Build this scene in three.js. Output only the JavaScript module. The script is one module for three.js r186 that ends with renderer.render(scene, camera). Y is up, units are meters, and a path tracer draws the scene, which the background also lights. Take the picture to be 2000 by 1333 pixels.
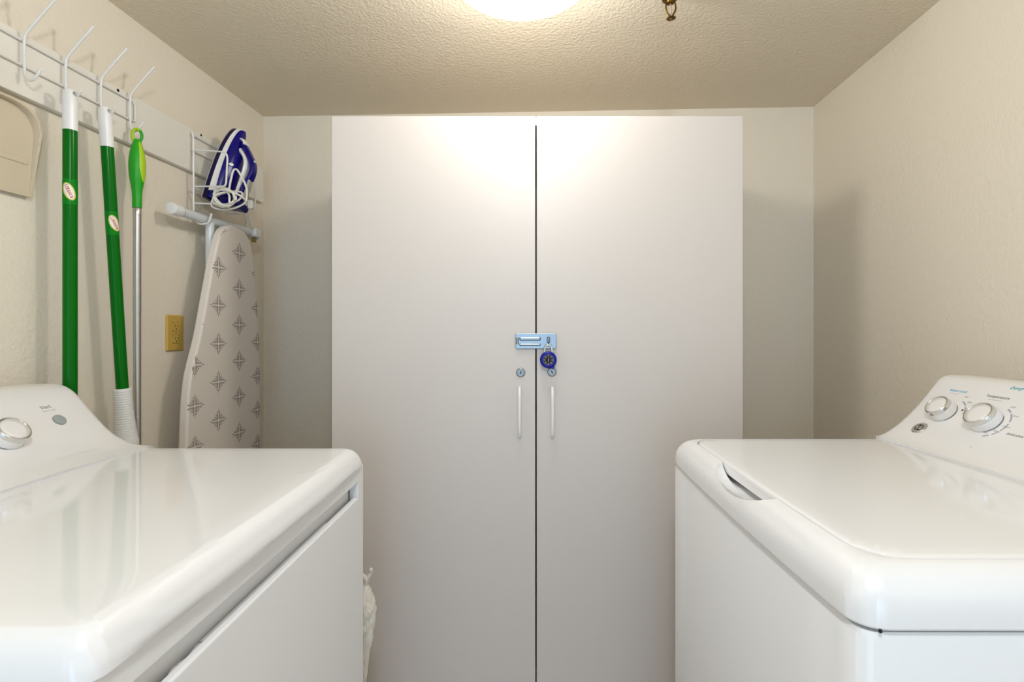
import * as THREE from 'three';
import { RoundedBoxGeometry } from 'three/addons/geometries/RoundedBoxGeometry.js';
import { mergeGeometries, mergeVertices, toCreasedNormals } from 'three/addons/utils/BufferGeometryUtils.js';
import { ImprovedNoise } from 'three/addons/math/ImprovedNoise.js';
import { Brush, Evaluator, SUBTRACTION } from 'three-bvh-csg';

// ---------- camera, sky, light, exposure ----------
const scene = new THREE.Scene();
const F = 1000, W = 2000, H = 1333, CAMY = 1.18;
const camera = new THREE.PerspectiveCamera(THREE.MathUtils.radToDeg(2 * Math.atan(H / 2 / F)), W / H, 0.02, 50);
camera.position.set(0, CAMY, 0);
camera.rotation.y = THREE.MathUtils.degToRad(2.4);
camera.setViewOffset(W, H, -30, 21.5, W, H);
const renderer = new THREE.WebGLRenderer({ antialias: true });
renderer.toneMapping = THREE.LinearToneMapping;
renderer.toneMappingExposure = 1.63;
renderer.shadowMap.enabled = true;
scene.background = new THREE.Color().setRGB(0.5, 0.72, 1.0);
scene.backgroundIntensity = 1.75;
const LAMP = { x: -0.068, z: -1.222, power: 0.48, glow: 0.65, color: [1.0, 0.965, 0.91] };

// ---------- helpers ----------
const V3 = (x, y, z) => new THREE.Vector3(x, y, z);
const names = {};
function numbered(n) { const k = (names[n] = (names[n] ?? -1) + 1); return k ? n + '_' + String(k).padStart(3, '0') : n; }
function mulberry(a) { return () => { a |= 0; a = (a + 0x6d2b79f5) | 0; let t = Math.imul(a ^ (a >>> 15), 1 | a); t = (t + Math.imul(t ^ (t >>> 7), 61 | t)) ^ t; return ((t ^ (t >>> 14)) >>> 0) / 4294967296; }; }
function thing(name, label, category, pos = [0, 0, 0], ry = 0, group) {
  const o = new THREE.Group(); o.name = numbered(name); o.position.set(...pos); o.rotation.y = ry;
  o.userData = { label, category }; if (group) o.userData.group = group;
  scene.add(o); return o;
}
function part(name, geo, mat, parent, label) {
  const list = Array.isArray(geo) ? geo : [geo];
  const g = list.length > 1 ? mergeGeometries(list.map(prep)) : list[0];
  const m = new THREE.Mesh(g, mat); m.name = name; m.castShadow = m.receiveShadow = true;
  if (label) m.userData.label = label;
  parent.add(m); return m;
}
function prep(g) { const q = g.index ? g.toNonIndexed() : g; for (const k of Object.keys(q.attributes)) if (!['position', 'normal', 'uv'].includes(k)) q.deleteAttribute(k); if (!q.attributes.uv) q.setAttribute('uv', new THREE.BufferAttribute(new Float32Array(q.attributes.position.count * 2), 2)); return q; }
function struct(name, geo, mat) { const m = part(name, geo, mat, scene); m.userData.kind = 'structure'; return m; }
function boxUV(g) { // uv in metres from the dominant normal
  const q = g.index ? g.toNonIndexed() : g, p = q.attributes.position, n = q.attributes.normal, uv = new Float32Array(p.count * 2);
  for (let i = 0; i < p.count; i++) {
    const ax = Math.abs(n.getX(i)), ay = Math.abs(n.getY(i)), az = Math.abs(n.getZ(i));
    const [a, b] = ax > ay && ax > az ? [p.getZ(i), p.getY(i)] : ay > az ? [p.getX(i), p.getZ(i)] : [p.getX(i), p.getY(i)];
    uv[2 * i] = a; uv[2 * i + 1] = b;
  }
  q.setAttribute('uv', new THREE.BufferAttribute(uv, 2)); return q;
}
function box(x0, x1, y0, y1, z0, z1) { const g = new THREE.BoxGeometry(x1 - x0, y1 - y0, z1 - z0); g.translate((x0 + x1) / 2, (y0 + y1) / 2, (z0 + z1) / 2); return boxUV(g); }
function rbox(x0, x1, y0, y1, z0, z1, r = 0.003, s = 3) { const g = new RoundedBoxGeometry(x1 - x0, y1 - y0, z1 - z0, s, r); g.translate((x0 + x1) / 2, (y0 + y1) / 2, (z0 + z1) / 2); return boxUV(g); }
function tube(pts, r, seg = 0, rad = 10, closed = false, tension = 0.5) {
  const c = new THREE.CatmullRomCurve3(pts.map((p) => V3(...p)), closed, 'centripetal', tension);
  const g = new THREE.TubeGeometry(c, seg || pts.length * 8, r, rad, closed);
  if (closed) return g;
  const ends = [0, 1].map((t) => { const s = new THREE.SphereGeometry(r, rad, 6); s.translate(...c.getPoint(t).toArray()); return s; });
  return mergeGeometries([g, ...ends].map(prep));
}
function rod(a, b, r, rad = 12) { // straight rod with closed ends
  const A = V3(...a), B = V3(...b), d = B.clone().sub(A), g = new THREE.CylinderGeometry(r, r, d.length(), rad);
  g.applyQuaternion(new THREE.Quaternion().setFromUnitVectors(V3(0, 1, 0), d.clone().normalize())); g.translate(...A.add(B).multiplyScalar(0.5).toArray()); return g;
}
function bent(pts, r, fillet = 0.006, rad = 10) { // wire made of straight runs with filleted bends
  const P = pts.map((p) => V3(...p)), path = new THREE.CurvePath(); let at = P[0];
  for (let i = 1; i < P.length; i++) {
    if (i === P.length - 1) { path.add(new THREE.LineCurve3(at, P[i])); break; }
    const a = P[i].clone().add(P[i - 1].clone().sub(P[i]).setLength(fillet)), b = P[i].clone().add(P[i + 1].clone().sub(P[i]).setLength(fillet));
    path.add(new THREE.LineCurve3(at, a)); path.add(new THREE.QuadraticBezierCurve3(a, P[i], b)); at = b;
  }
  const g = new THREE.TubeGeometry(path, pts.length * 14, r, rad, false);
  const ends = [0, 1].map((t) => { const s = new THREE.SphereGeometry(r, rad, 6); s.translate(...path.getPoint(t).toArray()); return s; });
  return mergeGeometries([g, ...ends].map(prep));
}
function lathe(pts, seg = 40) { return new THREE.LatheGeometry(pts.map(([r, y]) => new THREE.Vector2(r, y)), seg); }
function aim(g, from, dir) { g.applyQuaternion(new THREE.Quaternion().setFromUnitVectors(V3(0, 1, 0), V3(...dir).normalize())); g.translate(...from); return g; }
function loft(rings, capStart = true, capEnd = true) { // rings: arrays of [x,y,z] of equal length, closed
  const n = rings[0].length, pos = [], idx = [];
  rings.forEach((r) => r.forEach((p) => pos.push(...p)));
  for (let i = 0; i + 1 < rings.length; i++) for (let j = 0; j < n; j++) { const a = i * n + j, b = i * n + (j + 1) % n; idx.push(a, b, a + n, b, b + n, a + n); }
  const cap = (k, flip) => { const c = rings[k].reduce((s, p) => [s[0] + p[0] / n, s[1] + p[1] / n, s[2] + p[2] / n], [0, 0, 0]); const ci = pos.length / 3; pos.push(...c); for (let j = 0; j < n; j++) { const a = k * n + j, b = k * n + (j + 1) % n; flip ? idx.push(ci, b, a) : idx.push(ci, a, b); } };
  if (capStart) cap(0, true); if (capEnd) cap(rings.length - 1, false);
  const g = new THREE.BufferGeometry(); g.setAttribute('position', new THREE.Float32BufferAttribute(pos, 3)); g.setIndex(idx);
  return toCreasedNormals(g, 0.7);
}
// rounded rectangle in plan (x, z) with a bowed face at x = sx*hx
function plan(hx, hz, r, inset, bow, sx, n = 10, along = 28) {
  const out = [], a = hx - inset, b = hz - inset, q = Math.max(r - inset * 0.4, 0.004);
  const corner = (cx, cz, t0) => { for (let i = 0; i <= n; i++) { const t = t0 + (i / n) * Math.PI / 2; out.push([cx + q * Math.cos(t), cz + q * Math.sin(t)]); } };
  const side = (x, z0, z1) => { for (let i = 1; i < along; i++) out.push([x, z0 + (z1 - z0) * i / along]); };
  corner(a - q, b - q, 0); corner(-a + q, b - q, Math.PI / 2); side(-a, b - q, -b + q); corner(-a + q, -b + q, Math.PI); corner(a - q, -b + q, Math.PI * 1.5); side(a, -b + q, b - q);
  return out.map(([x, z]) => [x * sx > 0 ? x + sx * bow * (1 - (z / b) ** 2) : x, z]);
}
const planLoft = (levels, hx, hz, r, bow, sx) => loft(levels.map(([y, inset]) => plan(hx, hz, r, inset, bow, sx).map(([x, z]) => [x, y, -z])));
function canvas(w, h, draw) { const c = document.createElement('canvas'); c.width = w; c.height = h; draw(c.getContext('2d'), w, h); const t = new THREE.CanvasTexture(c); t.colorSpace = THREE.SRGBColorSpace; t.anisotropy = 8; t.wrapS = t.wrapT = THREE.RepeatWrapping; return t; }
const noise = new ImprovedNoise();
function bumpTexture(size, f) { // tileable grey relief
  const d = new Uint8Array(size * size * 4);
  for (let j = 0; j < size; j++) for (let i = 0; i < size; i++) { const v = Math.max(0, Math.min(1, f(i / size, j / size))) * 255; d.set([v, v, v, 255], (j * size + i) * 4); }
  const t = new THREE.DataTexture(d, size, size); t.wrapS = t.wrapT = THREE.RepeatWrapping; t.magFilter = THREE.LinearFilter; t.minFilter = THREE.LinearMipmapLinearFilter; t.generateMipmaps = true; t.needsUpdate = true; return t;
}
function tileNoise(u, v, k, s) { // noise that repeats on the unit square
  const N = (x, y) => noise.noise(x * k + s, y * k + s * 1.7, s * 3.1);
  return (N(u, v) * (1 - u) + N(u - 1, v) * u) * (1 - v) + (N(u, v - 1) * (1 - u) + N(u - 1, v - 1) * u) * v;
}
const orangePeel = bumpTexture(1024, (u, v) => 0.5 + 0.55 * tileNoise(u, v, 62, 3.3) + 0.35 * tileNoise(u, v, 27, 8.1) + 0.2 * tileNoise(u, v, 130, 5.4));
const knockdown = bumpTexture(1024, (u, v) => { const a = tileNoise(u, v, 52, 1.3) + 0.6 * tileNoise(u, v, 110, 6.2) + 0.3 * tileNoise(u, v, 18, 2.2); return 0.45 + (a > 0.12 ? 0.3 + a * 0.5 : a * 0.9); });
for (const t of [orangePeel, knockdown]) t.repeat.set(1 / 0.55, 1 / 0.55);

// ---------- materials ----------
const std = (color, roughness = 0.6, more = {}) => new THREE.MeshStandardMaterial({ color, roughness, ...more });
const phys = (color, roughness, more = {}) => new THREE.MeshPhysicalMaterial({ color, roughness, ...more });
const M = {
  wall: std('#ece2d0', 0.85, { bumpMap: orangePeel, bumpScale: 0.0011 }),
  ceiling: std('#eadec8', 0.92, { bumpMap: knockdown, bumpScale: 0.001 }),
  floor: std('#e4d8cc', 0.5),
  melamine: phys('#d6cec7', 0.42, { clearcoat: 0.15, clearcoatRoughness: 0.35 }),
  enamel: phys('#f1f1f2', 0.35, { clearcoat: 0.9, clearcoatRoughness: 0.07 }),
  enamelFlat: phys('#f1f1f2', 0.42, { clearcoat: 0.25, clearcoatRoughness: 0.3 }),
  plasticWhite: phys('#efedea', 0.35, { clearcoat: 0.3, clearcoatRoughness: 0.25 }),
  wire: phys('#eae8e4', 0.35, { clearcoat: 0.4, clearcoatRoughness: 0.2 }),
  board: std('#ece7dc', 0.5),
  dark: std('#17130f', 0.8),
  cavity: std('#2a2622', 0.9),
  chrome: std('#dcdcda', 0.14, { metalness: 1 }),
  zinc: std('#9aa2a6', 0.3, { metalness: 1 }),
  brushed: std('#c9c8c6', 0.34, { metalness: 1 }),
  brass: std('#6a5024', 0.34, { metalness: 1 }),
  green: phys('#046a10', 0.2, { specularIntensity: 0.3 }),
  leafGreen: phys('#10a30c', 0.42, { clearcoat: 0.15 }),
  lime: phys('#a9cf0e', 0.45),
  navy: phys('#0f0670', 0.24, { specularIntensity: 0.6 }),
  navyDark: phys('#120a3c', 0.35, { specularIntensity: 0.5 }),
  lockBlue: phys('#0a0a90', 0.28, { specularIntensity: 0.6 }),
  beige: phys('#d4c5ab', 0.42, { clearcoat: 0.15, clearcoatRoughness: 0.4 }),
  almond: phys('#cfac52', 0.4, { clearcoat: 0.2 }),
  cord: phys('#ece8dc', 0.45),
  grayButton: phys('#9fa8a6', 0.45),
  ironGrey: phys('#b7b6b2', 0.4),
  amber: phys('#b4531c', 0.35),
  bag: phys('#ece6da', 0.45, { transmission: 0.15, thickness: 0 }),
  tubePaint: phys('#dfe3e4', 0.3, { clearcoat: 0.5, clearcoatRoughness: 0.2 }),
};

// ---------- the room ----------
const X0 = -1.196, X1 = 1.061, ZB = -2.1, ZF = 2.3, CEIL = 2.076, T = 0.12, DX0 = -0.75, DX1 = 0.75, DH = 2.03;
struct('floor', box(X0 - T, X1 + T, -T, 0, ZB - T, ZF + T), M.floor);
struct('ceiling', box(X0 - T, X1 + T, CEIL, CEIL + T, ZB - T, ZF + T), M.ceiling);
struct('wall_left', box(X0 - T, X0, 0, CEIL, ZB - T, ZF + T), M.wall);
struct('wall_right', box(X1, X1 + T, 0, CEIL, ZB - T, ZF + T), M.wall);
struct('wall_back', box(X0, X1, 0, CEIL, ZB - T, ZB), M.wall);
struct('unseen_wall_front', [box(X0, DX0, 0, CEIL, ZF, ZF + T), box(DX1, X1, 0, CEIL, ZF, ZF + T), box(DX0, DX1, DH, CEIL, ZF, ZF + T)], M.wall);  // out of view; doorway placed to let cool skylight onto the appliances

// ---------- storage cabinet ----------
{
  const S = 1.518, lx = (u) => (u - 1049.5) * S / 1000, ly = (v) => CAMY - (v - 645) * S / 1000;
  const cab = thing('storage_cabinet', 'tall white two-door storage cabinet against the back wall, nearly reaching the ceiling', 'cabinet', [-0.0341, 0, -1.5177], THREE.MathUtils.degToRad(2.38));
  const hw = 0.6095, top = 1.8145, t = 0.018, D = 0.5, gap = lx(1047);
  part('side_panel', box(-hw, -hw + t, 0, top - 0.002, -D, -t - 0.002), M.melamine, cab);
  part('side_panel', box(hw - t, hw, 0, top - 0.002, -D, -t - 0.002), M.melamine, cab);
  part('back_panel', box(-hw + t, hw - t, 0.06, top - 0.02, -D, -D + 0.008), M.melamine, cab);
  part('top_panel', box(-hw + t, hw - t, top - 0.02, top - 0.002, -D, -t - 0.002), M.melamine, cab);
  part('bottom_panel', box(-hw + t, hw - t, 0.06, 0.078, -D + 0.008, -t - 0.002), M.melamine, cab);
  { // uneven bead of white filler along the top edge
    const sh = new THREE.Shape(), rnd = mulberry(5); sh.moveTo(-hw + 0.002, top - 0.012);
    for (let i = 0; i <= 90; i++) { const x = -hw + 0.002 + (2 * hw - 0.004) * i / 90, a = i / 90; const up = a > 0.62 && a < 0.96 ? 0.006 + 0.0035 * Math.sin(i * 1.1) * rnd() + (a > 0.68 && a < 0.76 ? 0.003 : 0) : 0.002 + 0.0012 * rnd() + a * 0.003; sh.lineTo(x, top + up); }
    sh.lineTo(hw - 0.002, top - 0.012); sh.closePath();
    const g = new THREE.ExtrudeGeometry(sh, { depth: 0.012, bevelEnabled: false }); g.translate(0, 0, -0.034);
    part('top_edge_filler', g, M.melamine, cab, 'uneven white filler bead along the top edge');
  }
  const handleGeo = (x) => { const y0 = ly(757), y1 = ly(852); const g = tube([[x, y0, 0], [x, y0 - 0.002, 0.012], [x, y0 - 0.016, 0.022], [x, (y0 + y1) / 2, 0.027], [x, y1 + 0.016, 0.022], [x, y1 + 0.002, 0.012], [x, y1, 0]], 0.0046, 48, 12); return g; };
  const lockAt = (x, y, door, turn) => {
    const c = part('cam_lock', [aim(lathe([[0, 0], [0.0135, 0], [0.0135, 0.002], [0.0125, 0.0035], [0.0095, 0.004], [0.009, 0.0032], [0.0085, 0.0036], [0, 0.0036]]), [x, y, 0], [0, 0, 1])], std('#8f8e8b', 0.3, { metalness: 1 }), door, 'round chrome keyed lock');
    const k = new THREE.BoxGeometry(0.0026, 0.010, 0.0012); k.rotateZ(turn); k.translate(x, y, 0.0039); part('keyhole', k, M.dark, c);
  };
  const dl = part('door', rbox(-hw, gap - 0.0022, 0.055, top, -t, 0, 0.0012, 2), M.melamine, cab);
  const dr = part('door', rbox(gap + 0.0022, hw, 0.055, top, -t, 0, 0.0012, 2), M.melamine, cab);
  part('plinth', box(-hw + 0.001, hw - 0.001, 0, 0.052, -0.06, -0.045), M.melamine, cab);
  lockAt(lx(1017), ly(728), dl, -0.35); lockAt(lx(1078), ly(727), dr, 0.35);
  part('handle', handleGeo(lx(1015)), M.plasticWhite, dl, 'white bow handle');
  part('handle', handleGeo(lx(1078.5)), M.plasticWhite, dr, 'white bow handle');
  // hasp
  const hx0 = lx(1008), hx1 = lx(1085.5), hy0 = ly(680.5), hy1 = ly(652.5), hm = (hy0 + hy1) / 2;
  const sh = new THREE.Shape(); const R = 0.004; sh.moveTo(hx0 + R, hy0); sh.lineTo(hx1 - R, hy0); sh.quadraticCurveTo(hx1, hy0, hx1, hy0 + R); sh.lineTo(hx1, hy1 - R); sh.quadraticCurveTo(hx1, hy1, hx1 - R, hy1); sh.lineTo(hx0 + R, hy1); sh.quadraticCurveTo(hx0, hy1, hx0, hy1 - R); sh.lineTo(hx0, hy0 + R); sh.quadraticCurveTo(hx0, hy0, hx0 + R, hy0);
  const px = lx(1071); const slot = new THREE.Path(); slot.moveTo(px - 0.005, hm + 0.013); slot.lineTo(px + 0.005, hm + 0.013); slot.lineTo(px + 0.005, hm - 0.008); slot.lineTo(px - 0.005, hm - 0.008); slot.closePath(); sh.holes.push(slot);
  const plate = new THREE.ExtrudeGeometry(sh, { depth: 0.0018, bevelEnabled: true, bevelThickness: 0.0012, bevelSize: 0.0012, bevelSegments: 3 }); plate.translate(0, 0, 0.0042);
  const hasp = part('hasp', plate, M.zinc, dl, 'zinc hasp strap');
  part('hinge_plate', rbox(hx0 + 0.004, gap - 0.004, hy0 + 0.003, hy1 - 0.003, 0, 0.003, 0.001), M.zinc, hasp);
  part('raised_rib', [rbox(lx(1014.5), lx(1056), hm + 0.001, hm + 0.0125, 0.003, 0.0115, 0.0042, 5), rbox(lx(1014.5), lx(1056), hm - 0.0145, hm - 0.007, 0.003, 0.0105, 0.0032, 5)], M.zinc, hasp);
  part('hinge_knuckle', rod([lx(1010.5), hm - 0.0095, 0.0072], [lx(1010.5), hm + 0.0095, 0.0072], 0.0042, 16), M.zinc, hasp);
  part('staple', [bent([[px, hm + 0.009, 0], [px, hm + 0.009, 0.019], [px, hm - 0.005, 0.019], [px, hm - 0.005, 0]], 0.0026, 0.005), rbox(px - 0.013, px + 0.013, hm - 0.012, hm + 0.014, 0, 0.0025, 0.001)], M.zinc, dr, 'zinc staple');
  // padlock hanging from the staple
  const c = V3(lx(1070.5), ly(702.5), 0.017).applyAxisAngle(V3(0, 1, 0), cab.rotation.y).add(cab.position);
  const pad = thing('padlock', 'round blue combination padlock hanging from the cabinet hasp', 'padlock', c.toArray(), cab.rotation.y);
  const face = aim(lathe([[0, -0.0095], [0.022, -0.0095], [0.0245, -0.007], [0.0248, 0], [0.0245, 0.006], [0.0225, 0.009], [0.0165, 0.0092], [0.0162, 0.0085], [0, 0.0085]], 56), [0, 0, 0], [0, 0, 1]);
  const lobe = rod([0.0125, -0.0215, -0.008], [0.0125, -0.0215, 0.006], 0.0052, 18);
  part('body', [face, lobe], M.lockBlue, pad);
  const dialTex = canvas(256, 256, (k, w) => {
    k.fillStyle = '#0d0a0c'; k.fillRect(0, 0, w, w); k.translate(w / 2, w / 2); k.strokeStyle = '#e9e6e6'; k.fillStyle = '#e9e6e6'; k.font = 'bold 24px sans-serif'; k.textAlign = 'center';
    for (let i = 0; i < 40; i++) { k.save(); k.rotate(i / 40 * Math.PI * 2); k.fillRect(-2, -124, i % 5 ? 3 : 6, i % 5 ? 12 : 22); if (i % 5 === 0) k.fillText(String(i), 0, -78); k.restore(); }
    k.fillStyle = '#2a0e10'; k.beginPath(); k.arc(0, 0, 54, 0, 7); k.fill();
  });
  const dg = new THREE.CircleGeometry(0.0158, 48); dg.translate(0, 0, 0.0094);
  const dial = part('dial', dg, phys('#ffffff', 0.4, { map: dialTex }), pad, 'black dial with white numbers');
  part('dial_knob', [aim(lathe([[0, 0], [0.0062, 0], [0.0058, 0.005], [0.005, 0.0056], [0, 0.0056]], 24), [0, 0, 0.0094], [0, 0, 1])], M.dark, dial);
  part('pointer', rbox(-0.0009, 0.0009, -0.005, 0.0055, 0.0148, 0.0156, 0.0003), std('#c9a0a0', 0.4), dial);
  const sy = 0.0245;
  part('shackle', tube([[-0.0105, 0.016, 0], [-0.0105, sy + 0.003, 0], [-0.0095, sy + 0.011, 0.0], [-0.005, sy + 0.0172, 0], [0, sy + 0.0188, 0], [0.005, sy + 0.0172, 0], [0.0095, sy + 0.011, 0], [0.0105, sy + 0.003, 0], [0.0105, 0.016, 0]], 0.0031, 64, 12), M.chrome, pad);
}

// ---------- washer and dryer ----------
const TH = THREE.MathUtils.degToRad(2.2);
function profileOf(pts, n = 64) { const c = new THREE.CatmullRomCurve3(pts.map(([x, y]) => V3(x, y, 0)), false, 'centripetal'); const p = c.getSpacedPoints(n); const L = c.getLength(); return { p, L, at: (x) => { for (let i = 0; i < n; i++) { const a = p[i].x, b = p[i + 1].x; if ((x - a) * (x - b) <= 0) { const f = (x - a) / (b - a || 1e-9); const t = V3().subVectors(p[i + 1], p[i]).normalize(); return { s: L * (i + f) / n, y: p[i].y + f * (p[i + 1].y - p[i].y), t }; } } } }; }
// console: swept along z with the profile, its back dropping to yb; print from a canvas in metres
function consoleGeometry(P, hz, xb, yb, dirz, lift = 0) {
  const n = P.p.length, inner = P.p.map((q) => [q.x, q.y]); const poly = [...inner, [xb, P.p[n - 1].y - 0.004], [xb, yb], [P.p[0].x + (xb > 0 ? 0.004 : -0.022), P.p[0].y - 0.0002], [P.p[0].x + (xb > 0 ? 0.004 : -0.022), yb]];
  const N = poly.length, rows = []; const nrm = poly.map((q, i) => { if (i >= n) return [0, 0]; const a = poly[Math.max(i - 1, 0)], b = poly[Math.min(i + 1, n - 1)], dx = b[0] - a[0], dy = b[1] - a[1], l = Math.hypot(dx, dy), s = xb > 0 ? 1 : -1; return [s * dy / l, -s * dx / l]; });
  const ends = [[0, 0.012], [0.0012, 0.0075], [0.004, 0.0035], [0.009, 0.0008], [0.016, 0]];
  const zs = [...ends.map(([d, e]) => [-hz + d, e])]; for (let i = 1; i < 16; i++) zs.push([-hz + 0.016 + (2 * hz - 0.032) * i / 16, 0]); zs.push(...ends.slice().reverse().map(([d, e]) => [hz - d, e]));
  const pos = [], uv = [], idx = [];
  for (const [z, e] of zs) poly.forEach((q, i) => { pos.push(q[0] + nrm[i][0] * e, q[1] + nrm[i][1] * e, z); const s = i < n ? P.L * i / (n - 1) : 0; uv.push(i < n ? (dirz > 0 ? (z + hz) : (hz - z)) / (2 * hz) : 0.001, i < n ? s / P.L : 0.001); });
  for (let r = 0; r + 1 < zs.length; r++) for (let i = 0; i < N; i++) { const a = r * N + i, b = r * N + (i + 1) % N; xb > 0 ? idx.push(a, b, a + N, b, b + N, a + N) : idx.push(a, a + N, b, b, a + N, b + N); }
  const tri = THREE.ShapeUtils.triangulateShape(poly.map((q) => new THREE.Vector2(q[0], q[1])), []);
  const L = (zs.length - 1) * N; for (const t of tri) { idx.push(t[0], t[1], t[2]); idx.push(L + t[2], L + t[1], L + t[0]); }
  let g = new THREE.BufferGeometry(); g.setAttribute('position', new THREE.Float32BufferAttribute(pos, 3)); g.setAttribute('uv', new THREE.Float32BufferAttribute(uv, 2)); g.setIndex(idx);
  if (lift) { const p = g.attributes.position; for (let i = 0; i < p.count; i++) if (p.getY(i) < 0.93 && p.getY(i) > 0.915) p.setY(i, p.getY(i) + lift * Math.exp(-(((p.getZ(i) + 0.14) / 0.1) ** 2))); }
  return toCreasedNormals(g, 0.6);
}
function knobParts(parent, P, x, z, out, r, tilt = 0) {
  const a = P.at(x), n = V3(-a.t.y, a.t.x, 0).multiplyScalar(out); if (n.y < 0) n.multiplyScalar(-1);
  const o = [x, a.y, z], d = n.toArray();
  const k = part('knob', aim(lathe([[0, 0], [r, 0], [r * 1.0, 0.003], [r * 0.985, 0.0145], [r * 0.95, 0.0165], [r * 0.7, 0.0165], [0, 0.0165]], 56), o, d), M.plasticWhite, parent, 'round white control knob with chrome ring');
  part('chrome_ring', aim(lathe([[r * 0.93, 0.0155], [r * 0.965, 0.018], [r * 0.92, 0.0245], [r * 0.87, 0.026], [r * 0.8, 0.0255], [r * 0.775, 0.023]], 56), o, d), M.chrome, k);
  part('cap', aim(lathe([[r * 0.8, 0.016], [r * 0.8, 0.0242], [r * 0.5, 0.0244], [0, 0.0245]], 48), o, d), M.plasticWhite, k);
  part('painted_shadow_ring', aim(lathe([[r * 0.9, 0.0], [r * 1.04, 0.0], [r * 1.04, 0.0006], [r * 0.9, 0.0006]], 48), o, d), std('#8d8f99', 0.6), k, 'grey ring painted as the shadow at the knob base');  // grey ring stands in for the thin shadow under the knob
  return k;
}
function labelTexture(hz, L, draw) {
  const w = 2048, px = w / (2 * hz), h = Math.round(L * px);
  return canvas(w, h, (k) => { k.fillStyle = '#efedec'; k.fillRect(0, 0, w, h); draw(k, px, w, h); });
}
{ // washer, to the right, its front towards -x
  const hx = 0.34, hz = 0.343, cx = 0.644, cz = -0.892;
  const o = thing('washing_machine', 'white top-load washing machine with a closed lid and sloping dial panel, right of the aisle', 'washing machine', [cx, 0, cz], TH);
  part('cabinet', planLoft([[0.02, 0.004], [0.022, 0.0025], [0.86, 0.0025], [0.868, 0.006]], hx, hz, 0.018, 0.004, -1), M.enamelFlat, o);
  for (const sx of [-1, 1]) for (const sz of [-1, 1]) { const f = new THREE.CylinderGeometry(0.018, 0.02, 0.022, 16); f.translate(sx * (hx - 0.05), 0.011, sz * (hz - 0.05)); part('foot', f, M.dark, o); }
  // top panel with finger scoop cut in its front edge and a well for the lid
  const lv = [[0.872, 0.012], [0.8722, 0.0012], [0.8745, 0], [0.89, 0.0004], [0.901, 0.0025], [0.91, 0.0068], [0.9175, 0.0125], [0.9235, 0.0195], [0.9275, 0.027], [0.9297, 0.0345], [0.9302, 0.04], [0.9302, 0.0406]];
  const ev = new Evaluator(); ev.attributes = ['position', 'normal']; ev.useGroups = false;
  const brush = (g) => { const q = g.clone(); q.deleteAttribute('uv'); const b = new Brush(mergeVertices(q)); b.updateMatrixWorld(); return b; };
  const capGeo = planLoft(lv, hx, hz, 0.032, 0.006, -1);
  const lidOutline = (grow, y) => { // x from -0.303 to 0.118
    const out = [], x0 = -0.304 - grow, x1 = 0.1325 + Math.min(grow, 0.001), z = 0.304 + grow, rf = 0.05 + grow, rb = Math.max(0.012 + grow, 0.003);
    const cn = (ax, az, r, t0) => { for (let i = 0; i <= 12; i++) { const t = t0 + i / 12 * Math.PI / 2; out.push([ax + r * Math.cos(t), az + r * Math.sin(t)]); } };
    cn(x1 - rb, z - rb, rb, 0); cn(x0 + rf, z - rf, rf, Math.PI / 2);
    for (let i = 1; i < 20; i++) { const zz = (z - rf) * (1 - 2 * i / 20); out.push([x0, zz]); }
    cn(x0 + rf, -z + rf, rf, Math.PI); cn(x1 - rb, -z + rb, rb, Math.PI * 1.5);
    return out.map(([x, zz]) => [x < 0 ? x - 0.005 * (1 - (zz / z) ** 2) : x, y, -zz]);
  };
  const well = loft([lidOutline(0.0026, 0.9), lidOutline(0.0026, 0.96)]);
  const scoop = new THREE.SphereGeometry(1, 40, 28); scoop.scale(0.056, 0.034, 0.112); scoop.rotateZ(0.28); scoop.translate(-0.297, 0.934, 0.0);
  let g = ev.evaluate(brush(capGeo), brush(well), SUBTRACTION); g.updateMatrixWorld(); g = ev.evaluate(g, brush(scoop), SUBTRACTION);
  part('top_panel', toCreasedNormals(g.geometry, 0.5), M.enamel, o, 'white rounded top panel with a finger scoop in the front edge');
  const lid = part('lid', loft([lidOutline(-0.004, 0.9085), lidOutline(-0.0005, 0.911), lidOutline(0, 0.9255), lidOutline(-0.001, 0.9285), lidOutline(-0.0035, 0.9302), lidOutline(-0.01, 0.931), lidOutline(-0.03, 0.9313), lidOutline(-0.0306, 0.9313), lidOutline(-0.05, 0.9313)]), M.enamel, o, 'white lid');
  void lid;
  part('clip', rbox(-0.3195, -0.3165, 0.8695, 0.873, 0.3395, 0.3422, 0.0008), M.dark, o, 'small dark mark under the top panel corner');  // small black mark at the corner, built as a tiny block
  const P = profileOf([[0.135, 0.9325], [0.147, 0.9365], [0.166, 0.947], [0.19, 0.965], [0.225, 0.9985], [0.254, 1.0325], [0.274, 1.0585], [0.284, 1.0685], [0.298, 1.0745], [0.34, 1.075]]);
  const tex = labelTexture(hz - 0.001, P.L, (k, px, w, h) => {
    const X = (z) => (z + hz) * px, Y = (x) => h - P.at(x).s * px;
    const text = (s, z, x, size, col, font = 'sans-serif', al = 'left', style = '') => { k.font = `${style} ${Math.round(size * px)}px ${font}`; k.fillStyle = col; k.textAlign = al; k.fillText(s, X(z), Y(x)); };
    text('Water Level', -0.283, 0.2625, 0.0076, '#3fa6c8', 'sans-serif', 'left', 'bold'); text('press to select', -0.276, 0.259, 0.0032, '#9fb4c0');
    text('Temperature', -0.191, 0.262, 0.008, '#55504c', 'sans-serif', 'left', 'bold'); text('press for warm rinse', -0.183, 0.258, 0.0034, '#9c9894');
    text('Deep Fill', -0.157, 0.2775, 0.011, '#159aa6', 'sans-serif', 'left', 'bold italic');
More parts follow.
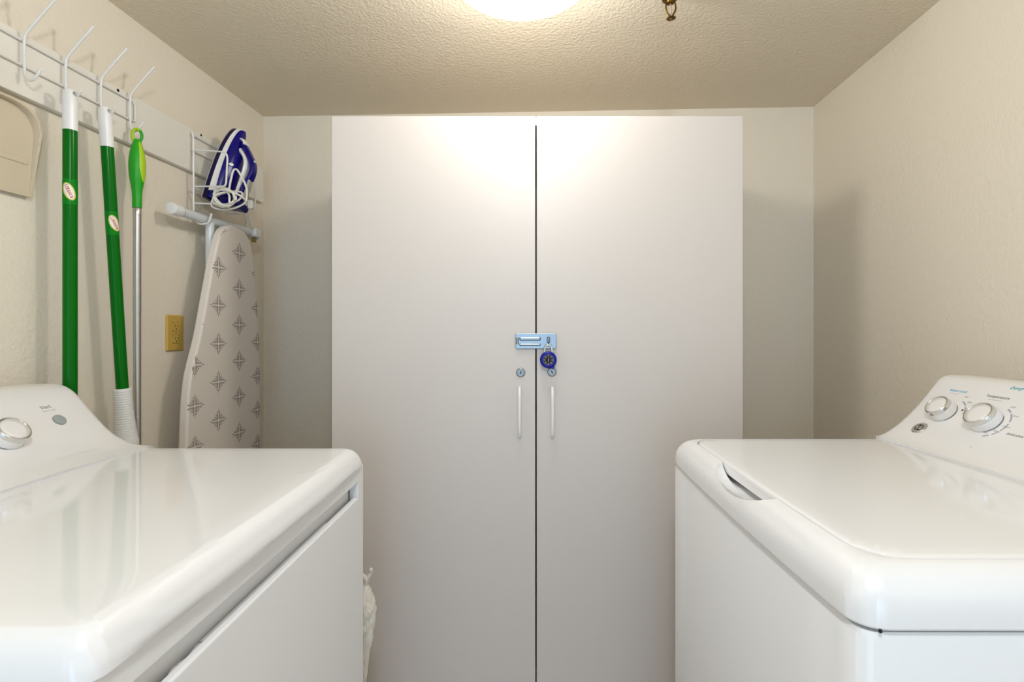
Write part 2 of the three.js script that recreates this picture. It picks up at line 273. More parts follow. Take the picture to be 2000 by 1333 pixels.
    text('Delicates · Dress', -0.093, 0.2115, 0.0074, '#5d5854', 'sans-serif', 'left', 'bold'); text('Heavy', -0.052, 0.236, 0.0068, '#5d5854'); text('Small', -0.052, 0.226, 0.0068, '#5d5854');
    const ring = (z, x, t0, t1, rad) => { k.strokeStyle = '#a9a8b4'; k.lineWidth = 0.0034 * px; k.beginPath(); k.arc(X(z), Y(x), rad * px, t0, t1); k.stroke(); };
    for (const [t0, t1] of [[-1.2, -0.75], [-0.65, -0.1]]) ring(-0.246, 0.227, t0, t1, 0.037);
    for (const [t0, t1] of [[-1.15, -0.85], [-0.75, -0.2], [-0.1, 0.4], [0.5, 0.8], [0.9, 1.2]]) ring(-0.144, 0.226, t0, t1, 0.0385);
    text('Sml', -0.2360, 0.2560, 0.0052, '#6a6664'); text('Med', -0.2210, 0.2485, 0.0052, '#6a6664'); text('Precise', -0.2115, 0.2345, 0.0052, '#6a6664');
    k.fillStyle = '#1d1a1a'; k.beginPath(); k.arc(X(-0.2175), Y(0.236), 0.0024 * px, 0, 7); k.fill();
    text('Cold', -0.1280, 0.2520, 0.0052, '#6a6664'); text('Cool', -0.1100, 0.2400, 0.0052, '#6a6664'); text('Colors', -0.1120, 0.2220, 0.0052, '#6a6664'); text('Warm', -0.1210, 0.2125, 0.0052, '#6a6664'); text('Hot', -0.1350, 0.2060, 0.0052, '#6a6664');
    k.fillStyle = '#6c675f'; k.beginPath(); k.ellipse(X(-0.127), Y(0.176), 0.0006 * px, 0.0018 * px, 0.4, 0, 7); k.fill();
  });
  const con = part('console', consoleGeometry(P, hz - 0.001, hx, 0.875, 1), phys('#ffffff', 0.36, { map: tex, clearcoat: 0.35, clearcoatRoughness: 0.2 }), o, 'sloping white dial panel');
  knobParts(con, P, 0.227, -0.252, -1, 0.0268); knobParts(con, P, 0.226, -0.148, -1, 0.0295);
  { // round emblem
    const a = P.at(0.187), d = [-a.t.y, a.t.x, 0]; const b = part('badge', aim(lathe([[0, 0], [0.0165, 0], [0.0165, 0.0015], [0.015, 0.0026], [0.0135, 0.0022], [0, 0.0022]], 40), [0.187, a.y, -0.27], d), M.chrome, con, 'round chrome emblem');
    const t = canvas(256, 256, (k) => {
      k.fillStyle = '#d8d6d2'; k.fillRect(0, 0, 256, 256); k.translate(128, 128); k.fillStyle = '#2a2622'; k.beginPath(); k.arc(0, 0, 116, 0, 7); k.fill(); k.strokeStyle = '#efece6'; k.lineWidth = 9; k.beginPath(); k.arc(0, 0, 104, 0, 7); k.stroke();
      for (let i = 0; i < 4; i++) { k.save(); k.rotate(i * Math.PI / 2 + 0.4); k.lineWidth = 8; k.beginPath(); k.arc(0, -78, 20, 0.3, 4.2); k.stroke(); k.restore(); }
      k.fillStyle = '#efece6'; k.font = 'italic bold 104px serif'; k.textAlign = 'center'; k.fillText('GE', -4, 36);
    });
    const e = new THREE.CircleGeometry(0.0133, 40); // laid on the panel, its top towards the panel's top
    const nx = V3(...d).normalize(), up = a.t.clone().normalize(), rt = new THREE.Vector3().crossVectors(up, nx); e.applyMatrix4(new THREE.Matrix4().makeBasis(rt, up, nx)); e.translate(0.187 + nx.x * 0.0026, a.y + nx.y * 0.0026, -0.27);
    part('emblem_print', e, phys('#ffffff', 0.3, { map: t, metalness: 0.3 }), b);
  }
}
{ // dryer, to the left, its front towards +x
  const hx = 0.375, hz = 0.364, cx = -0.777, cz = -0.764;
  const o = thing('clothes_dryer', 'white front-load clothes dryer with a wide drop-down door, left of the aisle', 'dryer', [cx, 0, cz], TH);
  part('cabinet', planLoft([[0.02, 0.004], [0.022, 0.003], [0.862, 0.003], [0.868, 0.006]], hx - 0.022, hz, 0.012, 0, 1), M.enamelFlat, o);
  for (const sx of [-1, 1]) for (const sz of [-1, 1]) { const f = new THREE.CylinderGeometry(0.018, 0.02, 0.022, 16); f.translate(sx * (hx - 0.06), 0.011, sz * (hz - 0.05)); part('foot', f, M.dark, o); }
  part('top_panel', planLoft([[0.8745, 0.014], [0.8748, 0.0016], [0.877, 0], [0.884, 0.0004], [0.892, 0.0022], [0.9, 0.0055], [0.907, 0.0102], [0.9125, 0.0155], [0.9158, 0.0205], [0.9174, 0.025], [0.918, 0.03], [0.918, 0.0306], [0.918, 0.06]], hx, hz, 0.024, 0.007, 1), M.enamel, o, 'glossy white top with a rolled front edge');
  // front frame round a recessed door opening
  const fx0 = hx - 0.022, fx1 = hx - 0.003, top = 0.8735, oz = hz - 0.034, oy1 = 0.847, oy0 = 0.13;
  const fr = new THREE.Shape(); fr.moveTo(-hz + 0.002, 0.03); fr.lineTo(hz - 0.002, 0.03); fr.lineTo(hz - 0.002, top); fr.lineTo(-hz + 0.002, top); fr.closePath();
  const ho = new THREE.Path(); const q = 0.008; ho.moveTo(-oz + q, oy0); ho.lineTo(oz - q, oy0); ho.quadraticCurveTo(oz, oy0, oz, oy0 + q); ho.lineTo(oz, oy1 - q); ho.quadraticCurveTo(oz, oy1, oz - q, oy1); ho.lineTo(-oz + q, oy1); ho.quadraticCurveTo(-oz, oy1, -oz, oy1 - q); ho.lineTo(-oz, oy0 + q); ho.quadraticCurveTo(-oz, oy0, -oz + q, oy0); fr.holes.push(ho);
  const fg = new THREE.ExtrudeGeometry(fr, { depth: fx1 - fx0 - 0.004, bevelEnabled: true, bevelThickness: 0.002, bevelSize: 0.0016, bevelSegments: 3, curveSegments: 8 }); fg.rotateY(Math.PI / 2); fg.translate(fx0 + 0.002, 0, 0);
  part('front_panel', fg, M.enamelFlat, o, 'white front frame around the door opening');
  // door: face panel, inner flange with the grip notch
  const dz = oz - 0.004, dy1 = 0.8135, dx1 = fx1 + 0.0015;
  const door = part('door', rbox(dx1 - 0.012, dx1, oy0 + 0.004, dy1, -dz, dz, 0.0035, 4), M.enamelFlat, o, 'flat white drop-down door');
  const steps = [[-dz + 0.002, -0.19, 0.0, 0.0], [-0.19, 0.185, 0.0035, 0.0]];
  part('top_flange', steps.map(([a, b, e]) => rbox(fx0 + 0.0045 - e, dx1 - 0.008, dy1 - 0.05, dy1 - 0.0035, a, b, 0.0025)), M.enamelFlat, door);
  { const rnd = mulberry(11), sh = new THREE.Shape(); sh.moveTo(0.19, 0); for (let i = 0; i <= 30; i++) sh.lineTo(0.19 + (dz - 0.195) * i / 30, 0.0022 + 0.0022 * rnd() + 0.002 * Math.sin(i * 0.7)); sh.lineTo(dz - 0.005, 0); sh.closePath();
    const eg = new THREE.ExtrudeGeometry(sh, { depth: 0.01, bevelEnabled: false }); eg.rotateX(-Math.PI / 2); eg.rotateY(Math.PI / 2 * -1); // x along z, relief inwards
    eg.rotateY(Math.PI); const p = eg.attributes.position; for (let i = 0; i < p.count; i++) { const x = p.getX(i), y = p.getY(i), z = p.getZ(i); p.setXYZ(i, x, y, z); }
    eg.computeBoundingBox(); const bb = eg.boundingBox; eg.translate(dx1 - 0.0118 - bb.max.x, dy1 - 0.0135 - bb.min.y, 0.19 - bb.min.z); eg.computeVertexNormals();
    part('edge_lip', eg, M.plasticWhite, door, 'uneven white lip behind the door edge'); }
  part('grip_end', rbox(fx0 + 0.003, dx1 - 0.01, dy1 - 0.05, dy1 - 0.006, 0.185, 0.191, 0.0025), M.enamelFlat, door);
  const P = profileOf([[-0.1, 0.92], [-0.118, 0.9212], [-0.147, 0.9265], [-0.19, 0.949], [-0.234, 0.993], [-0.268, 1.033], [-0.281, 1.045], [-0.296, 1.0545], [-0.318, 1.0595], [-0.375, 1.059]]);
  const tex = labelTexture(hz - 0.001, P.L, (k, px, w, h) => {
    const X = (z) => (hz - z) * px, Y = (x) => h - P.at(x).s * px;
    const text = (s, z, x, size, col, st = '') => { k.font = `${st} ${Math.round(size * px)}px sans-serif`; k.fillStyle = col; k.textAlign = 'left'; k.fillText(s, X(z), Y(x)); };
    text('Start', -0.253, -0.2545, 0.0098, '#77716d', 'bold'); text('Push to start', -0.2525, -0.2495, 0.0048, '#a5a09b');
    text('Dry', -0.118, -0.262, 0.0075, '#77716d'); text('Timed Dry', -0.05, -0.29, 0.0085, '#77716d', 'bold');
  });
  const con = part('console', consoleGeometry(P, hz - 0.001, -hx, 0.88, -1, 0.0042), phys('#ffffff', 0.36, { map: tex, clearcoat: 0.35, clearcoatRoughness: 0.2 }), o, 'sloping white dial panel');
  knobParts(con, P, -0.223, -0.151, 1, 0.0295);
  const a = P.at(-0.233), d = [a.t.y < 0 ? -a.t.y : a.t.y, Math.abs(a.t.x), 0];
  part('start_button', aim(lathe([[0, 0], [0.0125, 0], [0.0125, 0.0025], [0.0115, 0.0036], [0, 0.004]], 36), [-0.233, a.y, -0.271], d), M.grayButton, con, 'round grey start button');
}
{ // crumpled bag squeezed behind the dryer
  const o = thing('plastic_bag', 'crumpled white plastic bag hanging on the far side of the dryer, beside the cabinet', 'bag', [-0.437, 0.34, -1.198]);
  const g = new THREE.IcosahedronGeometry(1, 24); const p = g.attributes.position;
  for (let i = 0; i < p.count; i++) {
    const v = V3(p.getX(i), p.getY(i), p.getZ(i)), t = (v.y + 1) / 2;
    const w = 0.35 + 0.65 * THREE.MathUtils.smoothstep(t, 0.1, 0.85) - 0.12 * THREE.MathUtils.smoothstep(t, 0.9, 1);
    const n = noise.noise(v.x * 2.6 + 3, v.y * 5 + 1, v.z * 2.6) * 0.22 + Math.abs(noise.noise(v.x * 7, v.y * 9 + 4, v.z * 7)) * 0.2;
    p.setXYZ(i, v.x * 0.027 * w * (1 + n), 0.12 + v.y * 0.12, v.z * 0.033 * w * (1 + n));
  }
  g.computeVertexNormals(); part('bag_body', g, M.bag, o);
  part('knot', [tube([[0, 0.235, 0], [0.006, 0.25, 0.006], [-0.004, 0.262, 0.012], [-0.012, 0.25, 0.012], [-0.004, 0.24, 0.004]], 0.006, 40, 8), tube([[0.003, 0.245, 0], [0.014, 0.262, -0.004], [0.016, 0.272, 0.002]], 0.0045, 20, 8)], M.bag, o);
}

// ---------- left wall: mounting board, hook rack, handles ----------
const BX = -1.178; // face of the board
{
  const b = thing('mounting_board', 'long white mounting board screwed along the left wall behind the wire hooks', 'board', [X0, 0, 0]);
  part('board', rbox(0.0005, BX - X0, 1.705, 1.846, -2.07, -0.62, 0.0025), M.board, b);
  for (const [y, z] of [[1.8365, -1.353], [1.849 - 0.008, -1.688], [1.79, -0.86]]) part('screw', aim(lathe([[0, 0.0012], [0.0036, 0.001], [0.0042, 0]], 18), [BX - X0, y, z], [1, 0, 0]), M.dark, b, 'dark screw head');
}
const HZ = [-0.9945, -1.092, -1.19, -1.2875, -1.3805];
{
  const r = thing('hook_rack', 'white wire coat rack with a row of double hooks on the left wall', 'hook rack', [BX, 0, 0]);
  const wx = 0.006, yu = 1.8255, yl = 1.77;
  part('frame_rod', bent([[wx, yu, -0.9], [wx, yu, -1.4035], [wx, yl, -1.4035], [wx, yl, -0.9], [wx, yu, -0.9]], 0.0024, 0.004), M.wire, r);
  HZ.forEach((z) => {
    const h = [[0.078, 1.913, z - 0.002], [0.0135, 1.836, z], [0.0115, 1.826, z], [0.0115, 1.765, z], [0.013, 1.748, z], [0.02, 1.737, z], [0.03, 1.7365, z], [0.0395, 1.745, z], [0.048, 1.758, z]];
    part('hook', tube(h, 0.003, 90, 10), M.wire, r);
  });
}
const sticker = canvas(512, 256, (k, w, h) => {
  k.fillStyle = '#f4efe2'; k.fillRect(0, 0, w, h); k.lineWidth = 26; k.strokeStyle = '#c9c33a'; k.beginPath(); k.ellipse(w / 2, h / 2, w / 2 - 14, h / 2 - 14, 0, 0, 7); k.stroke();
  k.fillStyle = '#c0301c'; k.font = 'bold 112px sans-serif'; k.textAlign = 'center'; k.fillText('LIBMAN', w / 2, h / 2 + 40, 400);
});
function stickerGeometry(r, a, b, tilt, az, y) { // oval of half sizes a (along), b (across) wrapped on a vertical cylinder
  const pos = [], uv = [], idx = [], R = 10, N = 40;
  for (let i = 0; i <= R; i++) for (let j = 0; j < N; j++) {
    const t = j / N * Math.PI * 2, e = i / R * Math.cos(t), f = i / R * Math.sin(t), p = e * a, q = f * b;
    const across = p * Math.sin(tilt) + q * Math.cos(tilt), down = p * Math.cos(tilt) - q * Math.sin(tilt), th = az + across / r;
    pos.push(Math.sin(th) * r, y - down, Math.cos(th) * r); uv.push(0.5 + e / 2, 0.5 + f / 2);
  }
  for (let i = 0; i < R; i++) for (let j = 0; j < N; j++) { const A = i * N + j, B = i * N + (j + 1) % N; idx.push(A, A + N, B, B, A + N, B + N); }
  const g = new THREE.BufferGeometry(); g.setAttribute('position', new THREE.Float32BufferAttribute(pos, 3)); g.setAttribute('uv', new THREE.Float32BufferAttribute(uv, 2)); g.setIndex(idx); g.computeVertexNormals(); return g;
}
const stickerMat = phys('#ffffff', 0.35, { map: sticker, clearcoat: 0.5, side: THREE.DoubleSide });
function mopHandle(label, x, z, yTop, yGreen, yEnd, lean, stickY, az) {
  const o = thing('mop_handle', label, 'mop handle', [x, yEnd, z]); const Y = (y) => y - yEnd, r = 0.0138;
  const cap = new Brush(lathe([[0, Y(yGreen) - 0.01], [r * 1.06, Y(yGreen) - 0.01], [r * 1.06, Y(yGreen)], [r * 1.03, Y(yTop) - 0.03], [r * 0.95, Y(yTop) - 0.008], [r * 0.7, Y(yTop) - 0.001], [0, Y(yTop)]], 40)); cap.updateMatrixWorld();
  const hole = new Brush(aim(new THREE.CylinderGeometry(0.0058, 0.0058, 0.08, 24), [0, Y(1.7375), 0], [1, 0, 0])); hole.updateMatrixWorld();
  const ev = new Evaluator(); ev.useGroups = false; const g = ev.evaluate(cap, hole, SUBTRACTION).geometry;
  const shaft = lathe([[0, 0], [r, 0], [r, Y(yGreen) - 0.004], [0, Y(yGreen) - 0.004]], 40);
  const turn = (q) => { q.translate(0, -Y(yTop), 0); q.rotateX(lean); q.translate(0, Y(yTop), 0); return q; };
  part('shaft', turn(shaft), M.green, o, 'glossy green shaft'); part('end_cap', turn(toCreasedNormals(g, 0.5)), M.plasticWhite, o, 'white end cap');
  part('band', turn(lathe([[r, Y(stickY) - 0.03], [r + 0.0003, Y(stickY) - 0.0298], [r + 0.0003, Y(stickY) + 0.0298], [r, Y(stickY) + 0.03]], 40)), phys('#06801a', 0.3, { specularIntensity: 0.3 }), o);
  part('brand_sticker', turn(stickerGeometry(r + 0.0007, 0.0215, 0.0115, 0.36, az, Y(stickY))), stickerMat, o, 'oval white sticker with red lettering');
  return { o, turn, Y, r };
}
mopHandle('straight green mop handle with white end cap, hanging nearest the beige dustpan', -1.13, -1.1634, 1.748, 1.661, 0.3, 0, 1.505, 0.62);
{
  const { o, turn, Y } = mopHandle('leaning green mop handle with a ribbed white sleeve at its lower end', -1.13, -1.2575, 1.748, 1.658, 0.82, 0.075, 1.455, 1.1);
  const pts = [[0.0145, Y(1.022)], [0.0195, Y(1.024)], [0.0205, Y(1.021)]]; for (let i = 0; i < 22; i++) { const y = 1.02 - i * 0.0065, w = 0.0198 + 0.009 * (i / 22) ** 2.2; pts.push([w, Y(y)], [w + 0.0009, Y(y - 0.0022)], [w + 0.0009, Y(y - 0.0042)]); } pts.push([0.029, Y(0.875)], [0.03, Y(0.852)], [0, Y(0.85)]);
  part('sleeve', turn(lathe(pts, 40)), M.plasticWhite, o, 'ribbed white plastic sleeve');
}
{ // duster with a green grip
  const o = thing('duster_pole', 'slim metal duster pole with a green and lime grip hung by its loop', 'duster', [-1.141, 0.45, -1.3735]); const Y = (y) => y - 0.45;
  const grip = [[0.0, Y(1.519)], [0.0108, Y(1.519)], [0.0112, Y(1.53)], [0.0116, Y(1.558)], [0.0142, Y(1.58)], [0.0178, Y(1.604)], [0.0195, Y(1.63)], [0.0188, Y(1.655)], [0.0152, Y(1.68)], [0.0098, Y(1.7)], [0.0062, Y(1.709)], [0, Y(1.711)]];
  part('grip', lathe(new THREE.SplineCurve(grip.slice(1, -1).map((p) => new THREE.Vector2(...p))).getPoints(60).map((p) => [p.x, p.y]), 40), M.leafGreen, o, 'green bulging grip');
  { // lime inlay on the right of the grip
    const prof = new THREE.SplineCurve(grip.slice(1, -1).map((p) => new THREE.Vector2(p[1], p[0]))), pos = [], idx = [], n = 40, m = 12;
    for (let i = 0; i <= n; i++) { const y = Y(1.59) + (Y(1.706) - Y(1.59)) * i / n, t = i / n; let best = 0.01; for (let s = 0; s <= 120; s++) { const q = prof.getPoint(s / 120); if (Math.abs(q.x - y) < 0.0022) best = q.y; }
      const half = 0.85 * Math.sqrt(Math.max(0, Math.min(1, t / 0.35))) * (t > 0.45 ? 1 - 0.62 * (t - 0.45) / 0.55 : 1), az = 1.75 - 0.9 * Math.max(0, t - 0.45);
      for (let j = 0; j <= m; j++) { const a = az + half * (2 * j / m - 1), R = best + 0.0007 - 0.001 * Math.abs(2 * j / m - 1) ** 6; pos.push(Math.sin(a) * R, y, Math.cos(a) * R); } }
    for (let i = 0; i < n; i++) for (let j = 0; j < m; j++) { const a = i * (m + 1) + j; idx.push(a, a + 1, a + m + 1, a + 1, a + m + 2, a + m + 1); }
    const g = new THREE.BufferGeometry(); g.setAttribute('position', new THREE.Float32BufferAttribute(pos, 3)); g.setIndex(idx); g.computeVertexNormals();
    part('inlay', g, phys('#a9cf0e', 0.45, { side: THREE.DoubleSide }), o, 'lime inlay'); }
  const lp = (t) => { const R = 0.0125; return [Math.sin(t) * R * 0.8, Y(1.7195) - Math.cos(t) * R * 1.45, Math.sin(t) * R * -0.35]; };
  const arc = (a, b) => { const p = []; for (let i = 0; i <= 14; i++) p.push(lp(a + (b - a) * i / 14)); return p; };
  part('loop', tube(arc(0.2, 2.7), 0.0038, 40, 10), M.leafGreen, o, 'green half of the hanging loop');
  part('loop', tube(arc(2.6, 6.1), 0.0042, 50, 10), M.lime, o, 'lime half of the hanging loop');
  part('pole', lathe([[0, 0], [0.0092, 0], [0.0092, Y(0.935)], [0.0098, Y(0.936)], [0.0098, Y(0.939)], [0.0092, Y(0.94)], [0.0092, Y(1.2275)], [0.0099, Y(1.228)], [0.0099, Y(1.231)], [0.0095, Y(1.232)], [0.0095, Y(1.498)], [0.0101, Y(1.499)], [0.0101, Y(1.502)], [0.0098, Y(1.503)], [0.0098, Y(1.522)], [0, Y(1.522)]], 32), M.brushed, o, 'satin metal pole');
}
{ // dustpan
  const o = thing('dustpan', 'beige plastic dustpan hanging on the left wall by the frame edge', 'dustpan', [-1.196, 1.47, -1.0]);
  const outline = (g) => { const s = new THREE.Shape(), w = 0.137 - g, t = 0.219 - g, b = 0.014 + g * 0.3, c = 0.062; s.moveTo(-w + 0.014, b); s.lineTo(w - 0.014, b); s.lineTo(w - 0.002, t - c); s.bezierCurveTo(w + 0.001, t - 0.022, w - 0.024, t - 0.002, w - 0.066, t); s.lineTo(-w + 0.066, t); s.bezierCurveTo(-w + 0.024, t - 0.002, -w - 0.001, t - 0.022, -w + 0.002, t - c); s.closePath(); return s; };
  const face = (g) => { g.rotateY(Math.PI / 2); return g; };
  const pan = face(new THREE.ExtrudeGeometry(outline(0.003), { depth: 0.004, bevelEnabled: true, bevelSize: 0.001, bevelThickness: 0.001, curveSegments: 24 })); pan.translate(0.006, 0, 0);
  part('pan', pan, M.beige, o);
  const rim = outline(0); rim.holes.push(new THREE.Path(outline(0.0036).getPoints(24))); 
  const rg = face(new THREE.ExtrudeGeometry(rim, { depth: 0.02, bevelEnabled: true, bevelSize: 0.0008, bevelThickness: 0.0008, curveSegments: 24 })); rg.translate(0.005, 0, 0);
  { const p = rg.attributes.position; for (let i = 0; i < p.count; i++) { const y = p.getY(i), x = p.getX(i); const f = THREE.MathUtils.smoothstep(y, 0.014, 0.16); if (x > 0.012) p.setX(i, 0.0125 + (x - 0.012) * (0.06 + 0.94 * f)); } rg.computeVertexNormals(); }
  part('rim', toCreasedNormals(rg, 0.6), M.beige, o, 'raised beige rim');
  part('step', rbox(0.009, 0.0135, 0.085, 0.098, -0.117, 0.117, 0.002), M.beige, o, 'low step across the pan');
  const hs = new THREE.Shape(); hs.moveTo(-0.017, 0.21); hs.lineTo(0.017, 0.21); hs.lineTo(0.014, 0.29); hs.absarc(0, 0.29, 0.014, 0, Math.PI); hs.closePath(); const hh = new THREE.Path(); hh.absellipse(0, 0.281, 0.0065, 0.012, 0, Math.PI * 2); hs.holes.push(hh);
  const hg = face(new THREE.ExtrudeGeometry(hs, { depth: 0.01, bevelEnabled: true, bevelSize: 0.002, bevelThickness: 0.002, curveSegments: 20 })); hg.translate(0.034, 0, -0.0055);
  part('handle', [hg, rbox(0.008, 0.046, 0.196, 0.216, -0.022, 0.012, 0.004)], M.beige, o);
}
{ // outlet
  const o = thing('wall_outlet', 'yellowed almond duplex electrical outlet on the left wall', 'outlet', [X0, 1.1705, -1.586]);
  const pl = new RoundedBoxGeometry(0.012, 0.1145, 0.074, 4, 0.005); pl.translate(0.0008, 0, 0); part('cover_plate', pl, M.almond, o);
  for (const s of [1, -1]) {
    const cy = s * 0.0195, sh = new THREE.Shape(); sh.moveTo(-0.0105, -0.0135); sh.lineTo(0.0105, -0.0135); sh.quadraticCurveTo(0.0165, 0, 0.0105, 0.0135); sh.lineTo(-0.0105, 0.0135); sh.quadraticCurveTo(-0.0165, 0, -0.0105, -0.0135);
    const g = new THREE.ExtrudeGeometry(sh, { depth: 0.0012, bevelEnabled: true, bevelSize: 0.0005, bevelThickness: 0.0006, bevelSegments: 2 }); g.rotateY(Math.PI / 2); g.translate(0.0066, cy, 0);
    const k = part('socket', g, M.almond, o);
    const so = (z, y, h, w) => box(0.0080, 0.0087, cy + y - h / 2, cy + y + h / 2, z - w / 2, z + w / 2);
    part('slots', [so(0.0062, 0.003, 0.009, 0.0022), so(-0.0062, 0.003, 0.0075, 0.0022), rod([0.0078, cy - 0.0075, 0], [0.0087, cy - 0.0075, 0], 0.0026)], std('#5a4414', 0.8), k);
    part('socket_gap', box(0.0062, 0.0069, cy - 0.0148, cy + 0.0148, -0.0142, 0.0142), std('#7a6020', 0.7), k);
  }
  part('screw', aim(lathe([[0, 0.0014], [0.0028, 0.001], [0.0034, 0]], 16), [0.0066, 0, 0], [1, 0, 0]), std('#a78a3c', 0.4), o);
}

// ---------- iron caddy, iron, ironing board ----------
{
  const c = thing('iron_caddy', 'white wire caddy with basket arms and two hooks holding the iron', 'wire caddy', [BX, 1.53, 0]);
  const Y = (y) => y - 1.53, w = 0.013, z0 = -1.635, z1 = -1.925, m = M.wire;
  for (const z of [z0, z1]) {
    const far = z === z1;
    part('upright', [bent([[0.006, Y(1.83), z], [0.0115, Y(1.815), z], [0.0115, Y(1.585), z], [0.013, Y(1.548), z], [0.03, Y(1.527), z], [0.063, Y(1.53), z], [0.072, Y(1.56), z]], 0.0031, 0.012)], m, c, 'upright wire ending in a hook');
    const zz = far ? z : z + 0.02, q = far ? 0.36 : 1;
    part('arm', bent([[w, Y(1.772), z], [0.118 * q, Y(1.758), zz], [0.136 * q, Y(1.752), zz], [0.139 * q, Y(1.735), zz], [0.134 * q, Y(1.652), zz], [0.128 * q, Y(1.645), zz], [w, Y(1.652), z]], 0.0028, 0.008), m, c);
  }
  part('cross_wire', bent([[0.008, Y(1.822), z0], [0.008, Y(1.822), z1]], 0.0026), m, c);
  part('cross_wire', bent([[0.008, Y(1.772), z0], [0.008, Y(1.772), z1]], 0.0026), m, c);
  part('cross_wire', bent([[0.008, Y(1.649), z0], [0.008, Y(1.649), z1]], 0.0026), m, c);
  part('shelf_wire', bent([[0.012, Y(1.597), z0], [0.07, Y(1.597), z0 - 0.012], [0.07, Y(1.597), -1.8], [0.012, Y(1.6), -1.8]], 0.0028, 0.012), m, c);
  part('hanging_loop', tube([[0.03, Y(1.62), z1 + 0.012], [0.04, Y(1.6), z1 + 0.012], [0.043, Y(1.57), z1 + 0.012], [0.034, Y(1.553), z1 + 0.012], [0.024, Y(1.57), z1 + 0.012], [0.024, Y(1.6), z1 + 0.012]], 0.0026, 60, 8, true), m, c);
}
{
  const o = thing('steam_iron', 'navy blue and white steam iron standing nose up in the wire caddy, its cord bundled', 'iron', [-1.157, 1.617, -1.709]);
  const L = V3(0.058, 0.268, -0.042).normalize(), Hh = V3(1, -0.12, 0); Hh.addScaledVector(L, -Hh.dot(L)).normalize(); const Wd = new THREE.Vector3().crossVectors(L, Hh).normalize();
  const B = new THREE.Matrix4().makeBasis(L, Hh, Wd); // local x along the sole, y away from the sole, z across away from the viewer
  const put = (g) => { g.applyMatrix4(B); return g; };
  if (Wd.z > 0) throw new Error('iron basis');
  const LEN = 0.278, half = (l) => { const t = Math.max(0, Math.min(1, l / LEN)); return 0.057 * (t < 0.3 ? 0.955 + 0.045 * Math.sin(t / 0.3 * Math.PI / 2) : Math.sqrt(Math.max(0, 1 - ((t - 0.3) / 0.7) ** 2.1))); };
  const ring = (l0, y, grow, n = 30) => { const a = [], b = []; for (let i = 0; i <= n; i++) { const t = i / n, l = l0 + (LEN - l0 + grow) * (1 - (1 - t) ** 1.8); const w = Math.max(0.0002, half(l - grow * 0.5) + grow); const yy = y - (y > 0.03 ? 0.03 : 0) * Math.max(0, l); a.push([l, yy, w]); b.push([l, yy, -w]); } return [...a, ...b.reverse()]; };
  const slab = (lv) => put(loft(lv.map(([l0, y, g]) => ring(l0, y, g)).map((r) => r.slice().reverse())));
  part('sole_plate', slab([[0, 0, -0.003], [0, 0.001, -0.0005], [0, 0.0045, 0], [0, 0.005, -0.001]]), M.ironGrey, o, 'pale metal sole plate');
  part('skirt', slab([[-0.001, 0.005, 0.0004], [-0.001, 0.0215, 0.0002]]), M.navyDark, o, 'dark skirt above the sole');
  part('band', slab([[0.026, 0.02, 0.0014], [0.026, 0.0205, 0.0022], [0.03, 0.0345, 0.0008], [0.03, 0.036, -0.002]]), M.plasticWhite, o, 'white band around the body');
  // tank
  const hT = (l) => { const t = l / LEN; return t < 0.62 ? 0.058 + 0.006 * Math.sin(Math.min(1, t / 0.62) * Math.PI) : Math.max(0.04, 0.058 - 0.02 * ((t - 0.62) / 0.3)); };
  const tank = []; for (let i = 0; i <= 28; i++) { const l = 0.004 + (LEN - 0.008) * i / 28, w = Math.max(0.003, half(l) - 0.002), h = hT(l), r = []; for (let j = 0; j <= 18; j++) { const a = Math.PI * j / 18, y = 0.018 + (h - 0.018) * Math.sin(a) ** 0.72; r.push([l, y, w * Math.sign(Math.cos(a)) * Math.abs(Math.cos(a)) ** 0.62 * (1 - 0.3 * (y - 0.018) / 0.05)]); } tank.push(r); }
  part('water_tank', put(loft(tank)), M.navy, o, 'navy blue body');
  const oval = (pts, ry, rz, seg = 60) => { // swept oval section in the x-y plane
    const c = new THREE.CatmullRomCurve3(pts.map((p) => V3(p[0], p[1], 0)), false, 'centripetal'), rings = []; for (let i = 0; i <= seg; i++) { const t = i / seg, p = c.getPointAt(t), d = c.getTangentAt(t), nx = -d.y, ny = d.x, e = Math.min(1, Math.sqrt(Math.min(t, 1 - t) * 14) + 0.25); const r = []; for (let j = 0; j < 20; j++) { const a = j / 20 * Math.PI * 2; r.push([p.x + nx * Math.cos(a) * ry * e, p.y + ny * Math.cos(a) * ry * e, Math.sin(a) * rz * e]); } rings.push(r); } return loft(rings); };
  const handle = part('handle', put(oval([[0.233, 0.042], [0.216, 0.058], [0.19, 0.081], [0.165, 0.1], [0.14, 0.108], [0.115, 0.108], [0.08, 0.099], [0.018, 0.094]], 0.0105, 0.0165)), M.navy, o, 'navy handle grip');
  part('handle_trim', put(mergeGeometries([oval([[0.238, 0.026], [0.222, 0.029], [0.203, 0.046], [0.184, 0.067], [0.165, 0.079], [0.14, 0.0835], [0.1, 0.084], [0.05, 0.083], [0.02, 0.08]], 0.0078, 0.0185), oval([[0.236, 0.03], [0.24, 0.043], [0.234, 0.053], [0.222, 0.059]], 0.006, 0.0185)].map(prep))), M.plasticWhite, handle, 'white underside of the handle');
  part('rear_grip', put(oval([[0.11, 0.1105], [0.07, 0.111], [0.03, 0.108]], 0.005, 0.0135)), M.ironGrey, handle, 'grey rear of the handle');
  part('indicator', put(aim(lathe([[0, 0.0], [0.009, 0], [0.0085, 0.006], [0, 0.0075]], 24), [0.168, 0.102, 0], [0.35, 1, 0])), M.plasticWhite, handle, 'white steam button');
  { const q = rbox(0.112, 0.117, 0.107, 0.1135, -0.012, 0.012, 0.001); part('amber_lamp', put(q), M.amber, handle, 'amber pilot light'); }
  part('heel', put(rbox(-0.004, 0.022, 0.02, 0.114, -0.036, 0.036, 0.008)), M.navy, o, 'navy heel rest');
